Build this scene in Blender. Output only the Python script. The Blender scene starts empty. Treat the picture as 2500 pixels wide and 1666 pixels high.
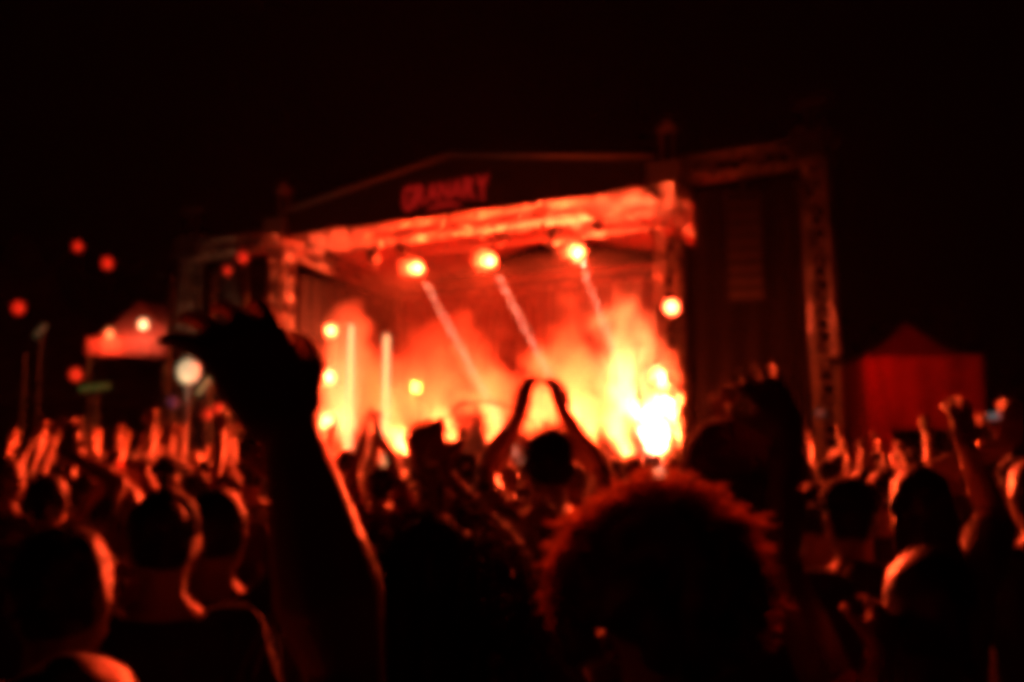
import bpy, bmesh, math, random
from mathutils import Vector, Matrix, noise
random.seed(7)
R = math.radians
C = bpy.context.scene.collection
sc = bpy.context.scene

# ------------------------------------------------------------------ camera, world, exposure
CAM_H, F, PITCH = 1.80, 2430.0, math.atan(257/2430)
cam = bpy.data.cameras.new('camera'); camo = bpy.data.objects.new('camera', cam); C.objects.link(camo)
camo.location = (0, 0, CAM_H); camo.rotation_euler = (R(90)+PITCH, 0, 0)
cam.sensor_width = 36; cam.lens = F*36/2500; cam.clip_start = .02; cam.clip_end = 1000
cam.dof.use_dof = True; cam.dof.focus_distance = .25; cam.dof.aperture_fstop = 19.5   # everything is past focus, as in the photograph
sc.camera = camo
w = bpy.data.worlds.new('World'); sc.world = w; w.use_nodes = True
nt = w.node_tree; bg = nt.nodes['Background']
sky = nt.nodes.new('ShaderNodeTexSky'); sky.sky_type = 'NISHITA'; sky.sun_disc = False
sky.sun_elevation = R(-8); sky.sun_rotation = R(200)
nt.links.new(sky.outputs[0], bg.inputs[0]); bg.inputs[1].default_value = .004
sc.view_settings.view_transform = 'Standard'; sc.view_settings.look = 'None'
sc.view_settings.exposure = 0; sc.view_settings.gamma = 1
sc.cycles.max_bounces = 6; sc.cycles.diffuse_bounces = 4; sc.cycles.glossy_bounces = 2
sc.cycles.volume_bounces = 1; sc.cycles.sample_clamp_indirect = 4; sc.cycles.use_denoising = True
sc.cycles.pixel_filter_type = 'BLACKMAN_HARRIS'; sc.cycles.filter_width = 8
sc.cycles.adaptive_threshold = .02; sc.cycles.caustics_reflective = False; sc.cycles.caustics_refractive = False

# ------------------------------------------------------------------ layout helpers
cp, sp = math.cos(PITCH), math.sin(PITCH)
def ray(px, py):
    dx, dy = (px-1250)/F, (833-py)/F
    return Vector((dx, cp-dy*sp, sp+dy*cp))
def at(px, py, Y):
    d = ray(px, py); return Vector((0, 0, CAM_H)) + d*(Y/d.y)
_l, _r = at(678, 1090, 25.3), at(1642, 1090, 20.2)
SL, SR = Vector((_l.x, _l.y, 0)), Vector((_r.x, _r.y, 0))
W = (SR-SL).length; U = (SR-SL).normalized(); V = Vector((-U.y, U.x, 0)); SANG = math.atan2(U.y, U.x)
def st(px, py, d):
    """stage-local point where the line of sight meets the upright plane d metres behind the stage front"""
    r = ray(px, py); o = Vector((0, 0, CAM_H))
    k = ((SL + V*d) - o).dot(V)/r.dot(V); p = o + r*k
    q = p-SL; return Vector((q.dot(U), q.dot(V), p.z))
def s2w(p): return SL + U*p[0] + V*p[1] + Vector((0, 0, p[2]))

# ------------------------------------------------------------------ materials
def mat(name, col, rough=.6, scale=8, var=.25, bump=.0, metal=0, spec=.5, bscale=None, coat=0):
    m = bpy.data.materials.new(name); m.use_nodes = True; t = m.node_tree; b = t.nodes['Principled BSDF']
    tc = t.nodes.new('ShaderNodeTexCoord'); n = t.nodes.new('ShaderNodeTexNoise')
    n.inputs['Scale'].default_value = scale; n.inputs['Detail'].default_value = 5
    t.links.new(tc.outputs['Object'], n.inputs['Vector'])
    r = t.nodes.new('ShaderNodeValToRGB'); e = r.color_ramp.elements
    e[0].position, e[1].position = .3, .7
    e[0].color = (*[c*(1-var) for c in col], 1); e[1].color = (*[min(1, c*(1+var)) for c in col], 1)
    t.links.new(n.outputs['Fac'], r.inputs[0]); t.links.new(r.outputs[0], b.inputs['Base Color'])
    b.inputs['Roughness'].default_value = rough; b.inputs['Metallic'].default_value = metal
    b.inputs['Specular IOR Level'].default_value = spec; b.inputs['Coat Weight'].default_value = coat
    if bump:
        n2 = t.nodes.new('ShaderNodeTexNoise'); n2.inputs['Scale'].default_value = bscale or scale*6
        n2.inputs['Detail'].default_value = 4; t.links.new(tc.outputs['Object'], n2.inputs['Vector'])
        bp = t.nodes.new('ShaderNodeBump'); bp.inputs['Strength'].default_value = bump
        t.links.new(n2.outputs['Fac'], bp.inputs['Height']); t.links.new(bp.outputs[0], b.inputs['Normal'])
    return m
def glow(name, col, s):
    m = mat(name, tuple(.08+.25*c for c in col), .3, 20, .05); b = m.node_tree.nodes['Principled BSDF']
    b.inputs['Emission Color'].default_value = (*col, 1); b.inputs['Emission Strength'].default_value = s
    return m
def vol(name, col, dens, aniso=0.0):
    m = bpy.data.materials.new(name); m.use_nodes = True; t = m.node_tree; t.nodes.remove(t.nodes['Principled BSDF'])
    v = t.nodes.new('ShaderNodeVolumePrincipled'); v.inputs['Color'].default_value = (*col, 1)
    v.inputs['Density'].default_value = dens; v.inputs['Anisotropy'].default_value = aniso
    t.links.new(v.outputs[0], t.nodes['Material Output'].inputs['Volume']); return m
M = dict(
    grass=mat('trampled_grass', (.06, .07, .03), .9, 3, .5, .6),
    alu=mat('aluminium', (.60, .58, .58), .42, 12, .1, .05, .6),
    steel=mat('dark_steel', (.10, .10, .11), .45, 20, .2, .1, .6),
    black=mat('black_paint', (.008, .008, .008), .5, 30, .3, .1),
    banner=mat('banner_cloth', (.018, .016, .014), .85, 6, .2, .1),
    letter=glow('letter_added_glow', (1, .018, .014), .40),  # red glow put into the lettering and swoosh material so they show up
    roof=mat('roof_canvas', (.42, .40, .40), .8, 2, .15, .15),
    drape=mat('stage_drape', (.10, .05, .05), .9, 3, .6, .3),
    blackdrape=mat('black_drape', (.008, .007, .007), .95, 4, .3, .3),
    deck=mat('stage_deck', (.06, .055, .05), .6, 3, .3, .2),
    tentcloth=mat('tent_canvas', (.55, .10, .09), .85, 3, .12, .15),
    brownsail=mat('brown_canvas', (.20, .12, .08), .9, 2, .25, .15),
    bark=mat('bark', (.09, .065, .045), .9, 8, .4, .6),
    leaf=mat('leaf', (.06, .09, .03), .6, 4, .5),
    wood=mat('stall_wood', (.22, .13, .07), .7, 5, .3, .2),
    hairdark=mat('hair_dark', (.018, .012, .009), .5, 40, .4, .2),
    hairbrown=mat('hair_brown', (.05, .026, .016), .5, 40, .4, .2),
    hairfair=mat('hair_fair', (.22, .13, .06), .5, 40, .4, .2),
    skin=mat('skin', (.52, .33, .25), .5, 10, .12, .08),
    skintan=mat('skin_tan', (.36, .21, .145), .5, 10, .12, .08),
    skindeep=mat('skin_deep', (.14, .08, .055), .45, 10, .12, .08),
    eye=mat('eye', (.7, .68, .65), .15, 60, .1),
    shoe=mat('shoe_leather', (.05, .045, .04), .5, 20, .3, .1),
    jeans=mat('denim', (.05, .065, .11), .85, 25, .25, .2),
    trousers=mat('dark_cotton', (.03, .03, .033), .9, 25, .25, .2),
    tblack=mat('black_cotton', (.025, .023, .023), .9, 15, .25, .25),
    tgrey=mat('grey_cotton', (.16, .15, .15), .9, 15, .2, .25),
    twhite=mat('white_cotton', (.62, .60, .58), .9, 15, .1, .25),
    tred=mat('red_cotton', (.42, .05, .04), .9, 15, .15, .25),
    tmaroon=mat('maroon_cotton', (.09, .022, .02), .9, 15, .2, .25),
    tblue=mat('navy_cotton', (.03, .045, .12), .9, 15, .2, .25),
    tolive=mat('olive_cotton', (.10, .10, .045), .9, 15, .2, .25),
    strap=mat('rubber_strap', (.02, .02, .02), .5, 40, .2),
)

for nm in ('hairdark', 'hairbrown', 'hairfair'):      # loose strands let light through
    m = M[nm].copy(); m.name = M[nm].name+'_strand'; t = m.node_tree; b = t.nodes['Principled BSDF']; tr = t.nodes.new('ShaderNodeBsdfTranslucent'); mx = t.nodes.new('ShaderNodeMixShader')
    tr.inputs[0].default_value = {'hairdark': (.12, .07, .05, 1), 'hairbrown': (.95, .6, .42, 1), 'hairfair': (.6, .4, .22, 1)}[nm]
    mx.inputs[0].default_value = .85; t.links.new(b.outputs[0], mx.inputs[1]); t.links.new(tr.outputs[0], mx.inputs[2]); t.links.new(mx.outputs[0], t.nodes['Material Output'].inputs[0]); M[nm+'_strand'] = m

# ------------------------------------------------------------------ mesh helpers
class MB:
    def __init__(s): s.v = []; s.f = []
    def add(s, vs, fs):
        o = len(s.v); s.v += [tuple(v) for v in vs]; s.f += [tuple(i+o for i in f) for f in fs]
    def box(s, a, b, M_=None):
        (x0, y0, z0), (x1, y1, z1) = a, b
        vs = [Vector(p) for p in ((x0,y0,z0),(x1,y0,z0),(x1,y1,z0),(x0,y1,z0),(x0,y0,z1),(x1,y0,z1),(x1,y1,z1),(x0,y1,z1))]
        if M_: vs = [M_ @ v for v in vs]
        s.add(vs, [(3,2,1,0),(4,5,6,7),(0,1,5,4),(1,2,6,5),(2,3,7,6),(3,0,4,7)])
    def rings(s, rs, cap=True):
        n = len(rs[0]); vs = [p for r in rs for p in r]; fs = []
        for i in range(len(rs)-1):
            for j in range(n):
                k = (j+1) % n; fs.append((i*n+j, i*n+k, (i+1)*n+k, (i+1)*n+j))
        if cap: fs += [tuple(range(n-1, -1, -1)), tuple(range((len(rs)-1)*n, len(rs)*n))]
        s.add(vs, fs)
    def tube(s, pts, rad, n=8):
        pts = [Vector(p) for p in pts]
        if not hasattr(rad, '__len__'): rad = [rad]*len(pts)
        rs = []; side = None
        for i, p in enumerate(pts):
            d = (pts[min(i+1, len(pts)-1)]-pts[max(i-1, 0)]).normalized()
            if side is None: side = d.orthogonal().normalized()
            a = (side-d*side.dot(d)).normalized(); side = a; b = d.cross(a)
            rs.append([p+(a*math.cos(2*math.pi*j/n)+b*math.sin(2*math.pi*j/n))*rad[i] for j in range(n)])
        s.rings(rs)
    def cone(s, p, r0, q, r1, n=10):            # round-ended tapered limb
        p, q = Vector(p), Vector(q); d = q-p; L = d.length
        if L < 1e-6: d = Vector((0, 0, 1))
        d = d.normalized()
        pts, rad = [], []
        for a in (85, 60, 30): pts.append(p-d*r0*math.sin(R(a))); rad.append(r0*math.cos(R(a)))
        pts.append(p); rad.append(r0); pts.append(q); rad.append(r1)
        for a in (30, 60, 85): pts.append(q+d*r1*math.sin(R(a))); rad.append(r1*math.cos(R(a)))
        s.tube(pts, rad, n)
    def ball(s, c, r, n=12, m=8):
        c = Vector(c); r = r if hasattr(r, '__len__') else (r, r, r); rs = []
        for i in range(m+1):
            th = math.pi*(.02+.96*i/m); z = -math.cos(th); q = math.sin(th)
            rs.append([c+Vector((r[0]*q*math.cos(2*math.pi*j/n), r[1]*q*math.sin(2*math.pi*j/n), r[2]*z)) for j in range(n)])
        s.rings(rs)
    def loft(s, rows, n=16, sx=1, inflate=0):    # rows: z, rx, ry, x, y
        rs = []
        for z, rx, ry, x, y in rows:
            rs.append([Vector((x+(rx+inflate)*math.cos(2*math.pi*j/n), y+(ry+inflate)*math.sin(2*math.pi*j/n), z)) for j in range(n)])
        s.rings(rs)
    def mesh(s, name, smooth=False):
        m = bpy.data.meshes.new(name); m.from_pydata(s.v, [], s.f); m.update()
        if smooth: m.polygons.foreach_set('use_smooth', [True]*len(m.polygons))
        return m
def link(name, me, m=None, parent=None, loc=None, kind=None):
    o = bpy.data.objects.new(name, me); C.objects.link(o)
    if m is not None and me is not None and not me.materials: me.materials.append(m)
    if parent: o.parent = parent
    if loc is not None: o.location = loc
    if kind: o['kind'] = kind
    return o
def build(name, mb, m, parent=None, smooth=False, kind=None, loc=None):
    return link(name, mb.mesh(name, smooth), m, parent, loc, kind)
def thing(name, label, cat, loc=(0,0,0), rotz=0, group=None):
    o = bpy.data.objects.new(name, None); C.objects.link(o); o.location = loc; o.rotation_euler = (0, 0, rotz)
    o.empty_display_size = .1
    return tag(o, label, cat, group)
def tag(o, label, cat, group=None):
    o['label'] = label; o['category'] = cat
    if group: o['group'] = group
    return o
def fuse(mb, voxel, smooth=3, disp=None):        # one continuous surface out of overlapping limbs
    me = mb.mesh('tmp'); o = bpy.data.objects.new('tmp', me); C.objects.link(o)
    md = o.modifiers.new('r', 'REMESH'); md.mode = 'VOXEL'; md.voxel_size = voxel; md.use_smooth_shade = True
    if smooth:
        s = o.modifiers.new('s', 'SMOOTH'); s.iterations = smooth; s.factor = .5
    dg = bpy.context.evaluated_depsgraph_get(); dg.update()
    res = bpy.data.meshes.new_from_object(o.evaluated_get(dg)); bpy.data.objects.remove(o); bpy.data.meshes.remove(me)
    if disp:
        for v in res.vertices: v.co += disp(v.co)
    res.polygons.foreach_set('use_smooth', [True]*len(res.polygons)); res.materials.clear()
    return res
def copy_tree(o, parent=None):
    c = o.copy(); C.objects.link(c); c.parent = parent
    for ch in list(o.children): copy_tree(ch, c)
    return c

# ------------------------------------------------------------------ ground
g = bmesh.new(); bmesh.ops.create_grid(g, x_segments=60, y_segments=60, size=140)
for v in g.verts: v.co.z = noise.noise(v.co*.3)*.015 - .02
me = bpy.data.meshes.new('ground'); g.to_mesh(me); g.free()
link('ground', me, M['grass'], None, (0, 0, 0), 'structure')

# ------------------------------------------------------------------ trusses
def truss_mb(A, B, wd, seg=.5, r=.03, rb=.017):
    A, B = Vector(A), Vector(B); d = (B-A); L = d.length; d.normalize()
    up = Vector((0, 0, 1)) if abs(d.z) < .8 else Vector((0, 1, 0))
    a = (up-d*up.dot(d)).normalized(); b = d.cross(a); h = wd/2
    cs = [a*h+b*h, a*h-b*h, -a*h-b*h, -a*h+b*h]
    chords = []
    for c in cs:
        m = MB(); m.tube([A+c, B+c], r, 8); chords.append(m)
    lat = MB(); n = max(2, round(L/seg))
    for f in range(4):
        c0, c1 = cs[f], cs[(f+1) % 4]
        for i in range(n):
            p0, p1 = A+d*(L*i/n), A+d*(L*(i+1)/n)
            lat.tube([p0+(c0 if i % 2 else c1), p1+(c1 if i % 2 else c0)], rb, 5)
            lat.tube([p0+c0, p0+c1], rb, 5)
    return chords, lat
def truss(name, parent, A, B, wd=.40, sub=True, **k):
    ch, lat = truss_mb(A, B, wd, **k)
    e = bpy.data.objects.new(name, None); C.objects.link(e); e.parent = parent; e.empty_display_size = .1
    for c in ch: build('chord', c, M['alu'], e, True)
    build('lattice', lat, M['alu'], e, True, 'stuff')
    return e
def wavy(x0, x1, z0, z1, y, amp, wl, nx=90, nz=10, seed=0):
    m = MB(); vs = []; fs = []
    for j in range(nz+1):
        z = z0+(z1-z0)*j/nz
        for i in range(nx+1):
            x = x0+(x1-x0)*i/nx
            vs.append((x, y+amp*math.sin(x/wl*6.283+1.2*noise.noise(Vector((x*.7, z*.4, seed))))+.04*noise.noise(Vector((x*2, z, seed+5))), z))
    for j in range(nz):
        for i in range(nx):
            a = j*(nx+1)+i; fs.append((a, a+1, a+nx+2, a+nx+1))
    # a back sheet closes the cloth so it has thickness
    k = len(vs); vs += [(p[0], p[1]+.012, p[2]) for p in vs]; fs += [tuple(q+k for q in f[::-1]) for f in fs[:]]
    m.add(vs, fs); return m

# ------------------------------------------------------------------ the stage
D, ZF, ZR, PKF, PKR, DECK = 5.2, 7.12, 6.35, 8.50, 7.75, 1.15
stage = thing('concert_stage', 'covered concert stage with black gabled banner and lattice towers', 'stage', SL, SANG)
m = MB(); m.box((.15, .05, DECK-.12), (W-.15, D-.1, DECK)); build('deck', m, M['deck'], stage)
build('skirt', wavy(.1, W-.1, .02, DECK-.13, .03, .03, .35, 120, 4, 3), M['blackdrape'], stage, True)
for x in (0, W):
    t = truss('tower', stage, (x, 0, 0), (x, 0, 7.55), .42)
    m = MB(); m.box((x-.34, -.34, 7.16), (x+.34, .34, 7.62)); m.box((x-.40, -.2, 7.3), (x+.40, .2, 7.5))
    for s in (-1, 1):
        m.box((x+s*.30-.05, -.40, 6.9), (x+s*.30+.05, .40, 7.16))
        m.tube([(x+s*.38, -.35, 7.0), (x+s*.38, .35, 7.0)], .05, 10)
    build('sleeve_block', m, M['alu'], t)
    m = MB(); m.tube([(x-.13, 0, 7.62), (x-.13, 0, 8.38)], .03); m.tube([(x+.13, 0, 7.62), (x+.13, 0, 8.38)], .03)
    m.box((x-.2, -.1, 8.33), (x+.2, .1, 8.45)); m.ball((x, 0, 8.48), (.13, .13, .16), 12, 6)
    build('hoist_head', m, M['alu'], t)
    truss('rear_leg', stage, (x, D, 0), (x, D, ZR+.1), .34)
ft = truss('front_truss', stage, (.22, 0, ZF-.20), (W-.22, 0, ZF-.20), .36, seg=.36)
truss('side_truss', stage, (0, .2, ZF-.22), (0, D, ZR), .34); truss('side_truss', stage, (W, .2, ZF-.22), (W, D, ZR), .34)
truss('rear_truss', stage, (.2, D, ZR), (W-.2, D, ZR), .34)
# roof skin: two pitched sheets with sag, thick
for s in (0, 1):
    vs, fs, n, k = [], [], 16, 8
    for j in range(k+1):
        for i in range(n+1):
            u, v = i/n, j/k
            x = W/2*u if s == 0 else W-W/2*u
            eave = ZF+.22+(ZR+.2-ZF-.2)*v; pk = PKF-.03+(PKR-PKF)*v
            z = eave+(pk-eave)*u - .10*math.sin(math.pi*u) + .02*noise.noise(Vector((x, v*5, 3)))
            vs.append((x, .09+v*D, z))
    for j in range(k):
        for i in range(n):
            a = j*(n+1)+i; fs.append((a, a+1, a+n+2, a+n+1))
    kk = len(vs); vs += [(x, y, z-.02) for x, y, z in vs]; fs += [tuple(q+kk for q in f[::-1]) for f in fs[:]]
    m = MB(); m.add(vs, fs); rf = build('roof_canvas', m, M['roof'], stage, True)
for x in (1.7, 3.5, 6.9, 8.7):
    z0 = ZF+.10+(PKF-ZF-.2)*(1-abs(x-W/2)/(W/2)); m = MB(); m.tube([(x, .15, z0-.1), (x, D, z0-.82)], .045, 8); build('rafter', m, M['alu'], stage, True)
m = MB(); m.tube([(W/2, .15, PKF-.25), (W/2, D, PKR-.25)], .06, 8); build('ridge_pole', m, M['alu'], stage, True)
build('backdrop', wavy(.1, W-.1, DECK, ZR-.2, D-.25, .09, .62, 160, 14, 1), M['drape'], stage, True)
m = wavy(.35, D-.3, DECK, ZR-.1, 0, .06, .5, 80, 10, 2); m.v = [(.12+y, x, z) for x, y, z in m.v]; build('side_drape', m, M['blackdrape'], stage, True)
m = wavy(.35, D-.3, DECK, ZR-.1, 0, .06, .5, 80, 10, 8); m.v = [(W-.12+y, x, z) for x, y, z in m.v]; build('side_drape', m, M['blackdrape'], stage, True)
# gable banner with its lettering
def gable(x): return 7.74+(PKF-7.74)*(1-abs(x-W/2)/(W/2))
m = MB(); n = 24; fr = []
for i in range(n+1):
    x = .24+(W-.48)*i/n; fr.append((x, ZF+.0-.02*math.sin(i*1.3), gable(x)))
vs = [(x, -.235, a) for x, a, b in fr]+[(x, -.235, b) for x, a, b in fr]+[(x, -.20, a) for x, a, b in fr]+[(x, -.20, b) for x, a, b in fr]
k = n+1; fs = []
for i in range(n):
    fs += [(i, i+1, k+i+1, k+i), (2*k+i+1, 2*k+i, 3*k+i, 3*k+i+1), (i, 2*k+i, 2*k+i+1, i+1), (k+i, k+i+1, 3*k+i+1, 3*k+i)]
fs += [(0, k, 3*k, 2*k), (n, 2*k+n, 3*k+n, k+n)]
m.add(vs, fs); ban = build('gable_banner', m, M['banner'], stage)
for s in (-1, 1):
    m = MB(); xe = W/2+s*(W/2-.2); m.tube([(W/2, -.24, PKF+.03), (xe, -.24, 7.77)], .04, 8); build('edge_rail', m, M['alu'], ban, True)
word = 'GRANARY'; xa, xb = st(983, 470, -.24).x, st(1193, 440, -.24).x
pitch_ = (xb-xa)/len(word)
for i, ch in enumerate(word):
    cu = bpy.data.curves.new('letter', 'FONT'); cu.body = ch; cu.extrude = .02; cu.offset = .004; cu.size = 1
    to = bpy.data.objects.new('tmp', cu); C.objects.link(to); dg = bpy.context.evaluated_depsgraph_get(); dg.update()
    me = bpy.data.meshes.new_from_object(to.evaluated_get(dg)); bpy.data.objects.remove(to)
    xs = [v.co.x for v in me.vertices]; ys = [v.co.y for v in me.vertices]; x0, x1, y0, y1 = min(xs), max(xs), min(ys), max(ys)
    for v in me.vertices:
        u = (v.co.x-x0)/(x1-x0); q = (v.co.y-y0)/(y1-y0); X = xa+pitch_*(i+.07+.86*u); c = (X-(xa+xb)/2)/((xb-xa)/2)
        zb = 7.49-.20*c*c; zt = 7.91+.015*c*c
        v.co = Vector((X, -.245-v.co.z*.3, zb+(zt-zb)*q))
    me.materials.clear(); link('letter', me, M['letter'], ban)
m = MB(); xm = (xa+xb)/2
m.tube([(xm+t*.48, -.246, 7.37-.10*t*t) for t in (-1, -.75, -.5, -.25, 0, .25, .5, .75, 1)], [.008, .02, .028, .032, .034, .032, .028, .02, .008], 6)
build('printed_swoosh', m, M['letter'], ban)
# lamp bar and the struts that carry it
BAR = [st(1020, 655, 2.0), st(1198, 638, 2.0), st(1410, 617, 2.0)]
zb = sum(p.z for p in BAR)/3+.42
m = MB(); m.tube([(.3, 2.05, zb), (W-.3, 2.05, zb)], .04, 8); m.tube([(.3, 2.05, zb+.25), (W-.3, 2.05, zb+.25)], .03, 8)
for i in range(30): m.tube([(.5+i*.31, 2.05, zb), (.65+i*.31, 2.05, zb+.25)], .012, 5)
build('lamp_bar', m, M['alu'], stage, True)
for a, b in (((905, 572), (1003, 612)), ((1112, 535), (1196, 587)), ((1338, 500), (1416, 556))):
    m = MB(); m.tube([st(*a, .2), st(*b, 1.98)], .05, 8); build('strut', m, M['alu'], stage, True)

# ------------------------------------------------------------------ PA wings
def wing(side, label, label2):
    x0 = 0 if side < 0 else W
    x1 = x0+side*(3.25 if side < 0 else 2.95)
    wg = thing('speaker_wing', label, 'truss tower', s2w((x1, 0, 0)), SANG)
    lean = .22 if side > 0 else 0; up = .38 if side > 0 else 0
    t = truss('tower', wg, (lean, 0, 0), (0, 0, 7.6+up), .40)
    m = MB(); m.box((-.32, -.32, 7.0+up), (.32, .32, 7.45+up)); m.box((-.5, -.16, 7.1+up), (.5, .16, 7.3+up)); m.box((-.30, -.4, 6.86+up), (.30, .4, 7.0+up))
    build('sleeve_block', m, M['steel'], t)
    m = MB(); m.tube([(-.1, 0, 7.4+up), (-.1, 0, 8.3+up*.5)], .03); m.tube([(.1, 0, 7.4+up), (.1, 0, 8.3+up*.5)], .03); m.box((-.33, -.1, 8.2+up*.5), (.33, .1, 8.36+up*.5))
    build('hoist_head', m, M['steel'], t)
    truss('cross_truss', wg, (-side*.2, 0, 7.08+up), (x0-x1+side*.30, 0, 7.08+up*.9), .42)
    sc_ = MB(); lo, hi = sorted((-side*.32, x0-x1+side*.36))
    d = wavy(lo, hi, .9, 6.7+up, .45, .05, .55, 50, 8, 4+side); build('scrim', d, M['blackdrape'], wg, True)
    # outrigger foot
    m = MB(); m.box((-.6+lean, -.6, 0), (.6+lean, .6, .12)); m.box((-.3+lean, -.3, .12), (.3+lean, .3, .3)); build('ballast_foot', m, M['steel'], wg)
    # speakers hung from the cross truss
    xm_ = (x0+x1)/2+side*.12
    sa = thing('speaker_array', label2, 'speaker', s2w((xm_, -.1, 6.8)), SANG+R(12*side))
    m = MB(); m.tube([(0, 0, .1+.38*(side > 0)), (0, 0, 0)], .02); m.box((-.36, -.05, -.06), (.36, .35, 0)); build('rigging_frame', m, M['steel'], sa)
    y, z, a = 0, -.08, 0
    for i in range(8):
        Mx = Matrix.Translation((0, y, z)) @ Matrix.Rotation(a, 4, 'X')
        m = MB(); m.add([Mx @ Vector(p) for p in ((-.36,0,-.25),(.36,0,-.25),(.36,.05,0),(-.36,.05,0),(-.30,.42,-.23),(.30,.42,-.23),(.30,.42,-.02),(-.30,.42,-.02))],
                        [(0,1,5,4),(3,7,6,2),(0,3,2,1),(4,5,6,7),(0,4,7,3),(1,2,6,5)])
        cb = build('cabinet', m, M['black'], sa)
        m = MB(); m.box((-.33, -.008, -.22), (.33, .0, -.03), Mx); build('grille', m, M['steel'], cb)
        a += R(2.2); z -= .26*math.cos(a); y += .26*math.sin(a)*.9
    return wg
wing(1, 'leaning lattice tower with cross truss and black scrim on the tent side of the stage', 'black hanging speaker array beside the stage tower on the tent side')
wing(-1, 'dim lattice tower with cross truss on the stall side of the stage', 'black hanging speaker array on the stall side of the stage')

# ------------------------------------------------------------------ lamps
ORANGE, RED, WARM = (1, .046, .010), (1, .006, .001), (1, .088, .024)
_housing = {}
def lamp_meshes(r):
    if r in _housing: return _housing[r]
    h = MB(); prof = [(-.0, r*1.05), (.02, r*1.12), (.05, r*1.12), (.06, r*1.0), (.22, r*.95), (.30, r*.6), (.34, r*.25)]
    h.rings([[Vector((q*math.cos(a*math.pi/8), q*math.sin(a*math.pi/8), z)) for a in range(16)] for z, q in prof], False)
    h.rings([[Vector((q*math.cos(a*math.pi/8), q*math.sin(a*math.pi/8), z)) for a in range(16)] for z, q in ((.34, r*.25), (.345, r*.05))])
    l = MB(); l.rings([[Vector((q*math.cos(a*math.pi/8), q*math.sin(a*math.pi/8), z)) for a in range(16)] for z, q in ((.03, r*1.0), (.005, r*.97), (-.012, r*.6), (-.016, r*.08))])
    y = MB(); y.tube([(-r*1.3, 0, .12), (-r*1.3, -r*1.6, .12), (-r*.9, -r*2.0, .12), (r*.9, -r*2.0, .12), (r*1.3, -r*1.6, .12), (r*1.3, 0, .12)], .014, 6)
    y.tube([(0, -r*2.0, .12), (0, -r*2.0-.12, .12)], .02, 6)
    _housing[r] = (h.mesh('housing', True), l.mesh('lens', True), y.mesh('yoke', True)); _housing[r][0].materials.append(M['black']); _housing[r][2].materials.append(M['steel'])
    return _housing[r]
_gm = {}
def lamp(label, loc, aim, r=.13, col=ORANGE, emis=25, power=0, cone=100, blend=.6, group=None, beam=None, flip=False, name='stage_lamp', size=.08):
    """a par can at loc pointing at aim (stage coordinates), its own light just in front of the lens"""
    loc, aim = s2w(loc), s2w(aim)
    e = thing(name, label, 'lamp', loc, 0, group)
    z = -(aim-loc).normalized(); up = Vector((0, 0, -1 if not flip else 1))
    y = (up-z*up.dot(z)).normalized(); x = y.cross(z)
    e.matrix_world = Matrix.Translation(loc) @ Matrix((x, y, z)).transposed().to_4x4()
    h, l, yk = lamp_meshes(r); link('housing', h, None, e); link('yoke', yk, None, e)
    key = (col, emis)
    if key not in _gm: _gm[key] = glow('lens_glow', col, emis)
    lo = link('lens', l.copy(), None, e); lo.data.materials.clear(); lo.data.materials.append(_gm[key])
    def light(p, c, b, sz, tgt=None, col=col):
        L = bpy.data.lights.new('lamp_light', 'SPOT'); L.energy = p; L.color = col; L.spot_size = R(c); L.spot_blend = b; L.shadow_soft_size = sz
        o = bpy.data.objects.new('lamp_light', L); C.objects.link(o); o.parent = e; o.location = (0, 0, -.03-sz)
        if tgt is not None:
            d = (e.matrix_world.inverted() @ s2w(tgt))-o.location; o.rotation_euler = d.to_track_quat('-Z', 'Y').to_euler()
    if power: light(power, cone, blend, size)
    if beam: light(beam[1], beam[2], .3, .01, beam[0], (1, .26, .15))
    return e
CROWD = lambda p, dx=0: Vector((p.x+2.5+dx, -16, 1.6))
# three hung lamps
for p, nm, bt in zip(BAR, ('nearest the stall side', 'in the middle', 'nearest the tent side'), ((1125, 850), (1312, 860), (1503, 870))):
    tgt = st(*bt, 1.2); tgt = p+(tgt-p)*3
    lamp('bright hanging lamp on the stage bar, '+nm, p, p+Vector((2.2, -6, -1.4)), .10, ORANGE, 130, 9000, 84, .8, 'lamps hung on the stage bar', beam=(tgt, 3000000, 1.7))
    m = MB(); m.tube([(p.x, 2.02, p.z+.2), (p.x, 2.05, zb)], .03, 6); build('lamp_clamp', m, M['steel'], stage)
# lamp tree on the stall side
T = [st(808, 808, 1.0), st(806, 922, 1.0), st(804, 1030, 1.0)]
tree = thing('lamp_stand', 'upright lamp stand carrying three bright lamps on the stage', 'lamp stand', s2w((T[0].x+.02, 1.22, DECK)), SANG)
m = MB(); m.tube([(0, 0, 0), (0, 0, T[0].z-DECK+.4)], .03, 8); build('pole', m, M['steel'], tree, True)
m = MB(); m.box((-.3, -.3, 0), (.3, .3, .04)); build('base_plate', m, M['steel'], tree)
for p, nm in zip(T, ('top', 'middle', 'bottom')):
    lamp('bright round lamp at the %s of the three-lamp stand' % nm, p, p+Vector((1.5, -8, -.3)), .12, (1, .08, .02), 45, 900, 140, .8, 'lamps on the stand', flip=True)
# upright light tubes beside it
for (px, y0, nm) in ((852, 795, 'taller'), (940, 820, 'shorter')):
    a, b = st(px, y0, .9), st(px, 1120, .9)
    tb = thing('light_tube', 'pale upright light tube on the stage, the %s of two' % nm, 'light tube', s2w((b.x, .9, DECK)), SANG, 'upright light tubes')
    m = MB(); m.tube([(0, 0, .06), (0, 0, a.z-DECK)], .05, 10); build('tube', m, glow('tube_glow', (1, .42, .16), 2.6), tb, True)
    m = MB(); m.tube([(0, 0, a.z-DECK), (0, 0, a.z-DECK+.10)], .062, 10); build('end_cap', m, M['alu'], tb)
    m = MB(); m.box((-.2, -.2, 0), (.2, .2, .05)); build('base_plate', m, M['steel'], tb)
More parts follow.
